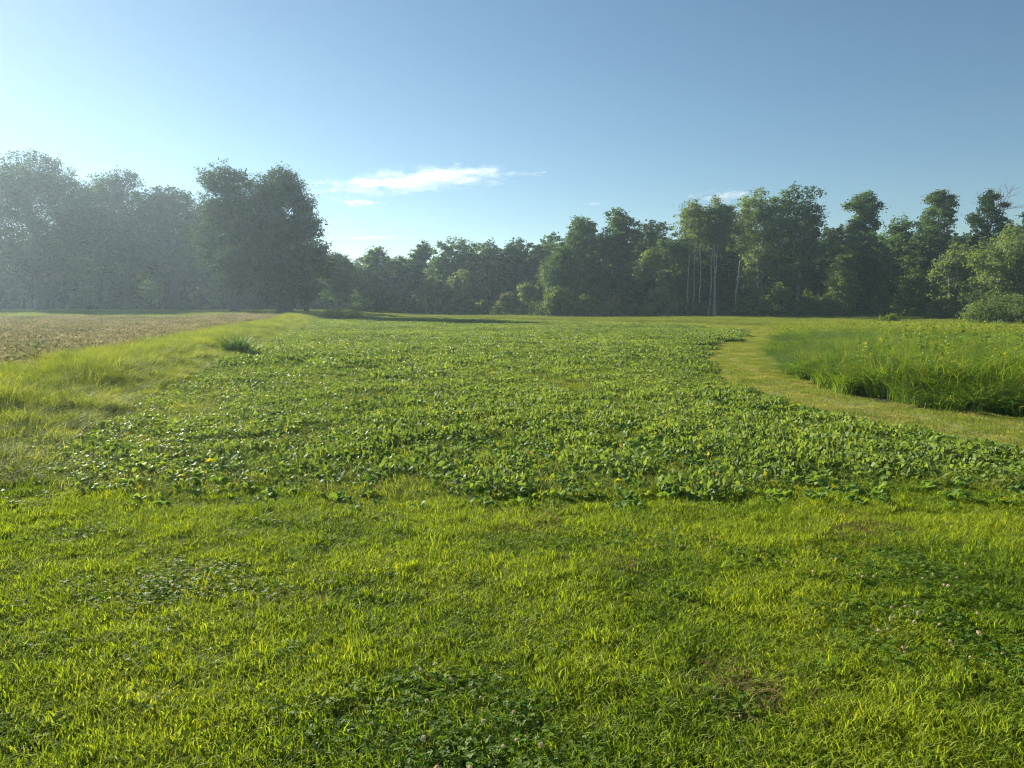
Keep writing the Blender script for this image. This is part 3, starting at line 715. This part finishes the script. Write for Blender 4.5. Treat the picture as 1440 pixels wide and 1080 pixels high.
tree('shrub', 716, 101, 408, 34, None, 'shrub', 'yellow_leaf', 'ragged olive shrub left of the taller feathery shrub', 'shrub', n=2300, size=.22)
tree('shrub', 742, 99, 398, 38, None, 'shrub', 'light_leaf', 'tall feathery pale shrub before the wedge of dark wood', 'shrub', n=3600, size=.22)
tree('shrub', 515, 112, 433, 50, None, 'shrub', 'shrub_leaf', 'low dark bramble mound at the far field corner', 'shrub', n=900, size=.25)
tree('shrub', 560, 112, 434, 40, None, 'shrub', 'shrub_leaf', 'low bramble mound at the wood foot below the lowest middle trees', 'shrub', n=800, size=.25)

# tall wood right of the middle
tree('broadleaf_tree', 790, 98, 345, 60, 432, 'tall', 'wood_leaf', 'leafy tree forming the left shoulder of the tall wood', n=9000, size=.25, tr=.22)
tree('broadleaf_tree', 815, 102, 304, 68, 430, 'tall', 'wood_leaf', 'tall tree with a flat bushy top left of the twin peaks', n=13000, size=.25, tr=.25)
tree('broadleaf_tree', 845, 98, 325, 60, 432, 'tall', 'wood_leaf', 'medium tree in the dip between two taller bushy trees', n=10000, size=.25, tr=.22)
tree('broadleaf_tree', 876, 100, 296, 62, 430, 'tall', 'wood_leaf', 'tallest peaked tree left of the white trunks', n=13000, size=.25, tr=.25)
tree('broadleaf_tree', 912, 106, 326, 60, 430, 'oak', 'oak_leaf', 'dark tree with bare grey twigs on top, left of the white trunks', n=9000, size=.26, tr=.22, deadtop=2)
tree('willow_tree', 908, 91, 350, 46, 395, 'oak', 'light_leaf', 'pale drooping small tree whose bright foliage hangs before dark wood', n=3600, size=.21, tr=.14, lean=.15)
tree('shrub', 926, 89, 393, 44, None, 'shrub', 'light_leaf', 'pale shrub at the foot of the drooping pale tree', 'shrub', n=3000, size=.21)
tree('shrub', 782, 93, 402, 52, None, 'shrub', 'shrub_leaf', 'dark olive shrub at the left foot of the tall wood', 'shrub', n=3400, size=.21)
tree('shrub', 822, 91, 412, 48, None, 'shrub', 'shrub_leaf', 'middle shrub along the foot of the tall wood', 'shrub', n=2600, size=.21)
tree('shrub', 858, 90, 418, 36, None, 'shrub', 'yellow_leaf', 'low yellowish shrub before the tallest peaked tree', 'shrub', n=1500, size=.2)

# birches and aspens with white trunks
for px, d, top, wp, low, ln, dt, lab in [
        (965, 91, 285, 66, 352, .05, 3, 'left white trunked birch with a bare twiggy top'),
        (973, 92, 290, 52, 345, -.05, 0, 'slender white birch close beside the left twiggy birch'),
        (983, 95, 298, 44, 350, .0, 0, 'thin grey birch between the two pairs of white trunks'),
        (994, 90, 281, 62, 350, .12, 0, 'birch whose white trunk bends gently right'),
        (1003, 89, 290, 54, 345, .30, 0, 'birch leaning right from the forked pair'),
        (1006, 89, 288, 54, 345, -.15, 0, 'birch leaning left across the forked pair'),
        (1031, 90, 284, 62, 362, .15, 0, 'rightmost white birch of the row'),]:
    tree('birch_tree', px, d, top, wp, low, 'birch', 'light_leaf', lab, bark='pale_bark', n=3800, size=.17, tr=.085 + .007 * (px % 9), deadtop=dt, lean=ln * .6, lobes=16)
tree('broadleaf_tree', 950, 100, 335, 56, 428, 'tall', 'wood_leaf', 'dark tree backing the left white birch', n=8000, size=.25, tr=.2)
tree('broadleaf_tree', 1000, 103, 325, 74, 428, 'tall', 'oak_leaf', 'dark tree mass behind the forked white birches', n=9000, size=.26, tr=.22)
tree('aspen_tree', 1062, 96, 270, 74, 415, 'tall', 'light_leaf', 'pale airy aspen right of the white birches', bark='pale_bark', n=9500, size=.21, tr=.18, stems=2)
tree('aspen_tree', 1104, 97, 266, 84, 420, 'tall', 'wood_leaf', 'tallest broad aspen with drooping fronds right of centre', bark='pale_bark', n=15000, size=.23, tr=.22, stems=2)
tree('broadleaf_tree', 1132, 100, 300, 40, 425, 'tall', 'oak_leaf', 'dark shoulder tree on the right of the broad aspen', n=7000, size=.24, tr=.18)
tree('shrub', 1062, 86, 404, 56, None, 'shrub', 'shrub_leaf', 'bright green shrub before the pale airy aspen', 'shrub', n=3800, size=.2)
tree('shrub', 1095, 87, 398, 38, None, 'shrub', 'shrub_leaf', 'rounded shrub touching the right side of the bright green shrub', 'shrub', n=2800, size=.2)
tree('shrub', 1130, 86, 408, 40, None, 'shrub', 'shrub_leaf', 'dull green shrub in the dark recess right of the broad aspen', 'shrub', n=2600, size=.2)

# right hand wood
tree('broadleaf_tree', 1160, 106, 322, 60, 428, 'tall', 'oak_leaf', 'dark set back tree in the gap right of the broad aspen', n=8000, size=.26, tr=.2)
tree('broadleaf_tree', 1206, 94, 274, 66, 330, 'oak', 'wood_leaf', 'tall tree with an open flat tufted top above the right wood', n=6500, size=.2, tr=.26, lobes=15, lrs=.55)
tree('broadleaf_tree', 1200, 92, 325, 84, 430, 'tall', 'wood_leaf', 'dense tree below the open tufted top', n=11000, size=.23, tr=.2)
tree('broadleaf_tree', 1184, 86, 348, 50, 440, 'tall', 'light_leaf', 'sunlit leafy column at the left edge of the right wood', n=6000, size=.21, tr=.14)
tree('broadleaf_tree', 1258, 97, 306, 70, 430, 'oak', 'wood_leaf', 'rounded tree between the two tufted tall trees', n=11000, size=.24, tr=.24)
tree('broadleaf_tree', 1312, 92, 272, 58, 325, 'oak', 'wood_leaf', 'tall tree with a lopsided tufted top, second from the right', n=5500, size=.19, tr=.24, lobes=13, lrs=.55)
tree('broadleaf_tree', 1302, 92, 315, 78, 430, 'tall', 'wood_leaf', 'dense dark tree below the lopsided tufted top', n=11000, size=.23, tr=.2)
tree('broadleaf_tree', 1380, 84, 272, 58, 340, 'oak', 'oak_leaf', 'sparse dying tree with bare branches sticking out above the right wood', n=4200, size=.17, tr=.2, deadtop=4, lobes=14, lrs=.55)
tree('broadleaf_tree', 1365, 84, 335, 80, 430, 'tall', 'wood_leaf', 'tree below the sparse dying crown', n=9000, size=.21, tr=.2)
tree('aspen_tree', 1345, 76, 345, 70, 440, 'tall', 'light_leaf', 'light leaved aspen right of the round olive shrub', bark='pale_bark', n=8500, size=.18, tr=.12, stems=2)
tree('aspen_tree', 1412, 70, 318, 96, 440, 'tall', 'light_leaf', 'light leaved aspen at the right photo edge', bark='pale_bark', n=13000, size=.17, tr=.13, stems=3)
tree('shrub', 1281, 80, 378, 62, None, 'shrub', 'shrub_leaf', 'large round olive shrub before the right wood', 'shrub', n=6500, size=.16, tr=.1)
tree('shrub', 1238, 84, 402, 44, None, 'shrub', 'shrub_leaf', 'dark shrub left of the large round olive shrub', 'shrub', n=2800, size=.18)
tree('shrub', 1165, 84, 412, 40, None, 'shrub', 'shrub_leaf', 'shrub at the foot of the sunlit leafy column', 'shrub', n=2400, size=.18)
tree('shrub', 1322, 71, 418, 50, None, 'shrub', 'yellow_leaf', 'yellowing shrub before the light leaved aspen', 'shrub', n=3200, size=.15, tr=.06)
tree('shrub', 1418, 53, 414, 120, None, 'shrub', 'light_leaf', 'feathery willow scrub at the right photo edge', 'shrub', n=15000, size=.10, tr=.05, lobes=16)
tree('shrub', 1250, 60, 442, 44, None, 'shrub', 'shrub_leaf', 'low dark sapling clump standing in the meadow', 'shrub', n=900, size=.13, tr=.03)
# trees past the frame, which cast shade or are seen from a step aside
tree('aspen_tree', 1490, 68, 300, 100, 430, 'tall', 'light_leaf', 'light leaved aspen beyond the right photo edge', n=9000, size=.19, tr=.14)
tree('broadleaf_tree', 1570, 70, 290, 110, 430, 'tall', 'wood_leaf', 'dark tree beyond the right photo edge', n=9000, size=.22, tr=.2)
tree('oak_tree', -110, 135, 235, 210, 380, 'oak', 'oak_leaf', 'oak beyond the left photo edge', n=9000, size=.45, tr=.8)

# weeds in the open
def tuft_thing(name, px, py, h, w, label, mat, seed, n=260):
    rs = np.random.RandomState(seed); X, Yy = G(px, py)
    r = bpy.data.objects.new(name, None); COL.objects.link(r); r.location = (X, Yy, float(hgt(X, Yy))); tag(r, label, 'weed clump')
    V, Q, T = blades(rs, n, disk(rs, n, w * .36) * (.35 + .65 * rs.rand(n, 1)), h, .6, .018, .75, 4, .15); link('foliage', mk_mesh('foliage', V, Q, T, [M[mat]]), r)
    parts = []
    for k in range(14):
        a = disk(rs, 1, w * .15)[0]; b = a + np.array([*rs.normal(0, w * .2, 2), h * (.8 + .3 * rs.rand())]); V, Q = tube(curve(a, b, rs, 4, .05), .006, .003, 4); parts.append((V, Q, None, 0))
    V, Q, T, mi = join(parts); link('stem', mk_mesh('stem', V, Q, T, [M['meadow']], mi), r); return r
tuft_thing('weed_clump', 333, 501, .66, 1.7, 'dark bushy weed clump at the edge of the yellow grass strip', 'reed', 71, 620)
tuft_thing('weed_clump', 470, 450, 1.3, 4.0, 'rough grass mound at the far end of the yellow strip', 'strip', 72, 900)
tuft_thing('weed_clump', 500, 449.6, .9, 2.6, 'darker low growth just right of the rough grass mound', 'reed', 73, 500)

# woodland filling behind ------------------------------------------
wp_ = []
for k, (H, W, kd, lf) in enumerate([(15, 9, 'tall', 'wood_leaf'), (13, 10, 'oak', 'oak_leaf'), (16, 8, 'tall', 'oak_leaf'), (12, 9, 'oak', 'wood_leaf')]):
    t, c, _ = tree_meshes(500 + k, H, W, 1.2, kd, M[lf], M['bark'], .42, 5500, .2)
    def arr(me):
        v = np.zeros(len(me.vertices) * 3, np.float32); me.vertices.foreach_get('co', v); q = np.zeros(len(me.loops), np.int32); me.loops.foreach_get('vertex_index', q); return v.reshape(-1, 3), q.reshape(-1, 4)
    a, b = arr(t), arr(c); V, Q, T, mi = join([(a[0], a[1], None, 0), (b[0], b[1], None, 1)])
    wp_.append(mk_mesh('wood_tree', V, Q, T, [M['bark'], M[lf]], mi))
x, y = jgrid(rs, -150, 170, 95, 215, 6.0)
front = np.interp(x, [-150, -45, -25, -10, 5, 20, 60, 80, 170], [150, 140, 124, 124, 112, 106, 100, 88, 88])
lim = np.interp(x, [-150, -60, -40, -25, -8, 3, 12, 40, 70, 170], [11, 11, 9, 8.6, 9.6, 10.5, 11.5, 11.5, 11, 11])  # height the wood keeps below
keep = (y > front) & (y < front + 62); x, y = x[keep], y[keep]
lim = np.interp(x, [-150, -60, -40, -25, -8, 3, 12, 40, 70, 170], [15, 15, 11, 9.6, 11, 12, 13.4, 13.4, 13, 13])
s = lim / 15 * (y / (front[keep] + 8)) ** .6 * (.85 + .2 * rs.rand(len(x)))
scatter('woodland', place(x, y, 0), s, protos('wood_tree', wp_), 4, 14, 'dense wood filling the background behind the edge trees', .03)
# undergrowth at the wood's foot
up_ = []
for k in range(4):
    n = 420; C = disk(rs, n, 1.3); C[:, 2] = 1.7 * rs.rand(n) * (1 - (np.hypot(C[:, 0], C[:, 1]) / 1.5) ** 2); V, Q = quads(rs, C, .19, .3, 1.5)
    up_.append(mk_mesh('undergrowth', V, Q, None, [M['wood_leaf']]))
x, y = jgrid(rs, -110, 110, 74, 170, 1.9)
fr = np.interp(x, [-110, -45, -28, -10, 0, 14, 40, 60, 110], [166, 160, 130, 114, 98, 90, 87, 80, 66])
keep = (y > fr) & (y < fr + 9); x, y = x[keep], y[keep]
scatter('undergrowth', place(x, y, -.1), .75 + .7 * rs.rand(len(x)), protos('undergrowth', up_), 4, 15, 'dark undergrowth along the foot of the wood')

x, y = jgrid(rs, -190, 200, 120, 230, 3.6)
fr = np.interp(x, [-190, -45, -28, -10, 0, 14, 40, 60, 200], [185, 180, 160, 150, 140, 134, 130, 124, 120])
keep = (y > fr) & (y < fr + 13); x, y = x[keep], y[keep]
scatter('far_undergrowth', place(x, y, -.3), 2.1 + 1.2 * rs.rand(len(x)), protos('undergrowth_far', up_), 4, 25, 'dark thicket deep inside the wood')

# ------------------------------------------------------------------ clouds
def cloud_mat(name, dens, scale, stretch, thr):
    m, nt = new_mat(name); N = nt.nodes.new; L = nt.links.new
    tc = N('ShaderNodeTexCoord'); mp = N('ShaderNodeMapping'); mp.inputs['Scale'].default_value = stretch; L(tc.outputs['Object'], mp.inputs[0])
    nz = N('ShaderNodeTexNoise'); nz.inputs['Scale'].default_value = scale; nz.inputs['Detail'].default_value = 6; nz.inputs['Roughness'].default_value = .62; L(mp.outputs[0], nz.inputs['Vector'])
    ln = N('ShaderNodeVectorMath'); ln.operation = 'LENGTH'; L(tc.outputs['Object'], ln.inputs[0])
    a = N('ShaderNodeMath'); a.operation = 'MULTIPLY_ADD'; a.inputs[1].default_value = -.34; a.inputs[2].default_value = .18; L(ln.outputs['Value'], a.inputs[0])
    b = N('ShaderNodeMath'); b.operation = 'ADD'; L(nz.outputs['Fac'], b.inputs[0]); L(a.outputs[0], b.inputs[1])
    mr = N('ShaderNodeMapRange'); mr.inputs[1].default_value = thr; mr.inputs[2].default_value = thr + .16; mr.inputs[3].default_value = 0; mr.inputs[4].default_value = dens; L(b.outputs[0], mr.inputs[0])
    v = N('ShaderNodeVolumePrincipled'); v.inputs['Color'].default_value = (1, 1, 1, 1); v.inputs['Anisotropy'].default_value = .35; L(mr.outputs[0], v.inputs['Density'])
    o = N('ShaderNodeOutputMaterial'); L(v.outputs[0], o.inputs['Volume']); return m
import bmesh
def cloud(px, py, wpx, hpx, dist, tilt, label, mat):
    x = T_(px, dist); z = EYE + (HOR - py) / F * dist
    bm = bmesh.new(); bmesh.ops.create_icosphere(bm, subdivisions=4, radius=1.0)
    for v in bm.verts: v.co *= 1 + .18 * mnoise.noise(v.co * 2.1 + Vector((px, 0, 0)))
    me = bpy.data.meshes.new('cloud'); bm.to_mesh(me); bm.free(); me.materials.append(mat)
    o = link('cloud', me, None, (x, dist, z)); o.scale = (wpx / F * dist / 2, hpx / F * dist * 1.6, hpx / F * dist / 2); o.rotation_euler = (0, -tilt, -math.atan2(x, dist) * .5)
    tag(o, label, 'cloud', kind=None); return o
cloud(592, 258, 400, 42, 4200, R(5.0), 'long white cloud above the far trees, the largest in the sky', cloud_mat('cloud', .0045, 3.8, (1.7, 1, .6), .505))
cloud(505, 288, 110, 20, 4200, R(-5), 'thin wisp of cloud just under the left end of the large cloud', cloud_mat('cloud_wisp', .005, 2.0, (2.2, 1, 1.2), .54))
cloud(520, 336, 120, 9, 5200, 0, 'faint flat streak of cloud low over the middle trees', cloud_mat('cloud_streak', .004, 1.5, (2, 1, 1), .5))
cloud(833, 290, 30, 7, 4600, 0, 'tiny faint cloud fleck above the bushy tall tree', cloud_mat('cloud_fleck', .004, 1.5, (2, 1, 1), .48))
cloud(1010, 280, 130, 22, 4600, R(2), 'faint pale cloud behind the twiggy birch top', cloud_mat('cloud_faint', .0035, 2.0, (2, 1, 1), .5))

# ------------------------------------------------------------------ haze
bm = bmesh.new(); bmesh.ops.create_cube(bm, size=1.0)
me = bpy.data.meshes.new('haze'); bm.to_mesh(me); bm.free()
hz = link('haze', me, None, (0, 230, 16.0)); hz.scale = (920, 600, 37)
m, nt = new_mat('haze'); v = nt.nodes.new('ShaderNodeVolumePrincipled'); v.inputs['Color'].default_value = (.64, .85, 1, 1)
v.inputs['Density'].default_value = HAZE_DENSITY; v.inputs['Anisotropy'].default_value = HAZE_G
o = nt.nodes.new('ShaderNodeOutputMaterial'); nt.links.new(v.outputs[0], o.inputs['Volume']); me.materials.append(m)
tag(hz, 'thin morning haze over the whole clearing', kind='stuff')
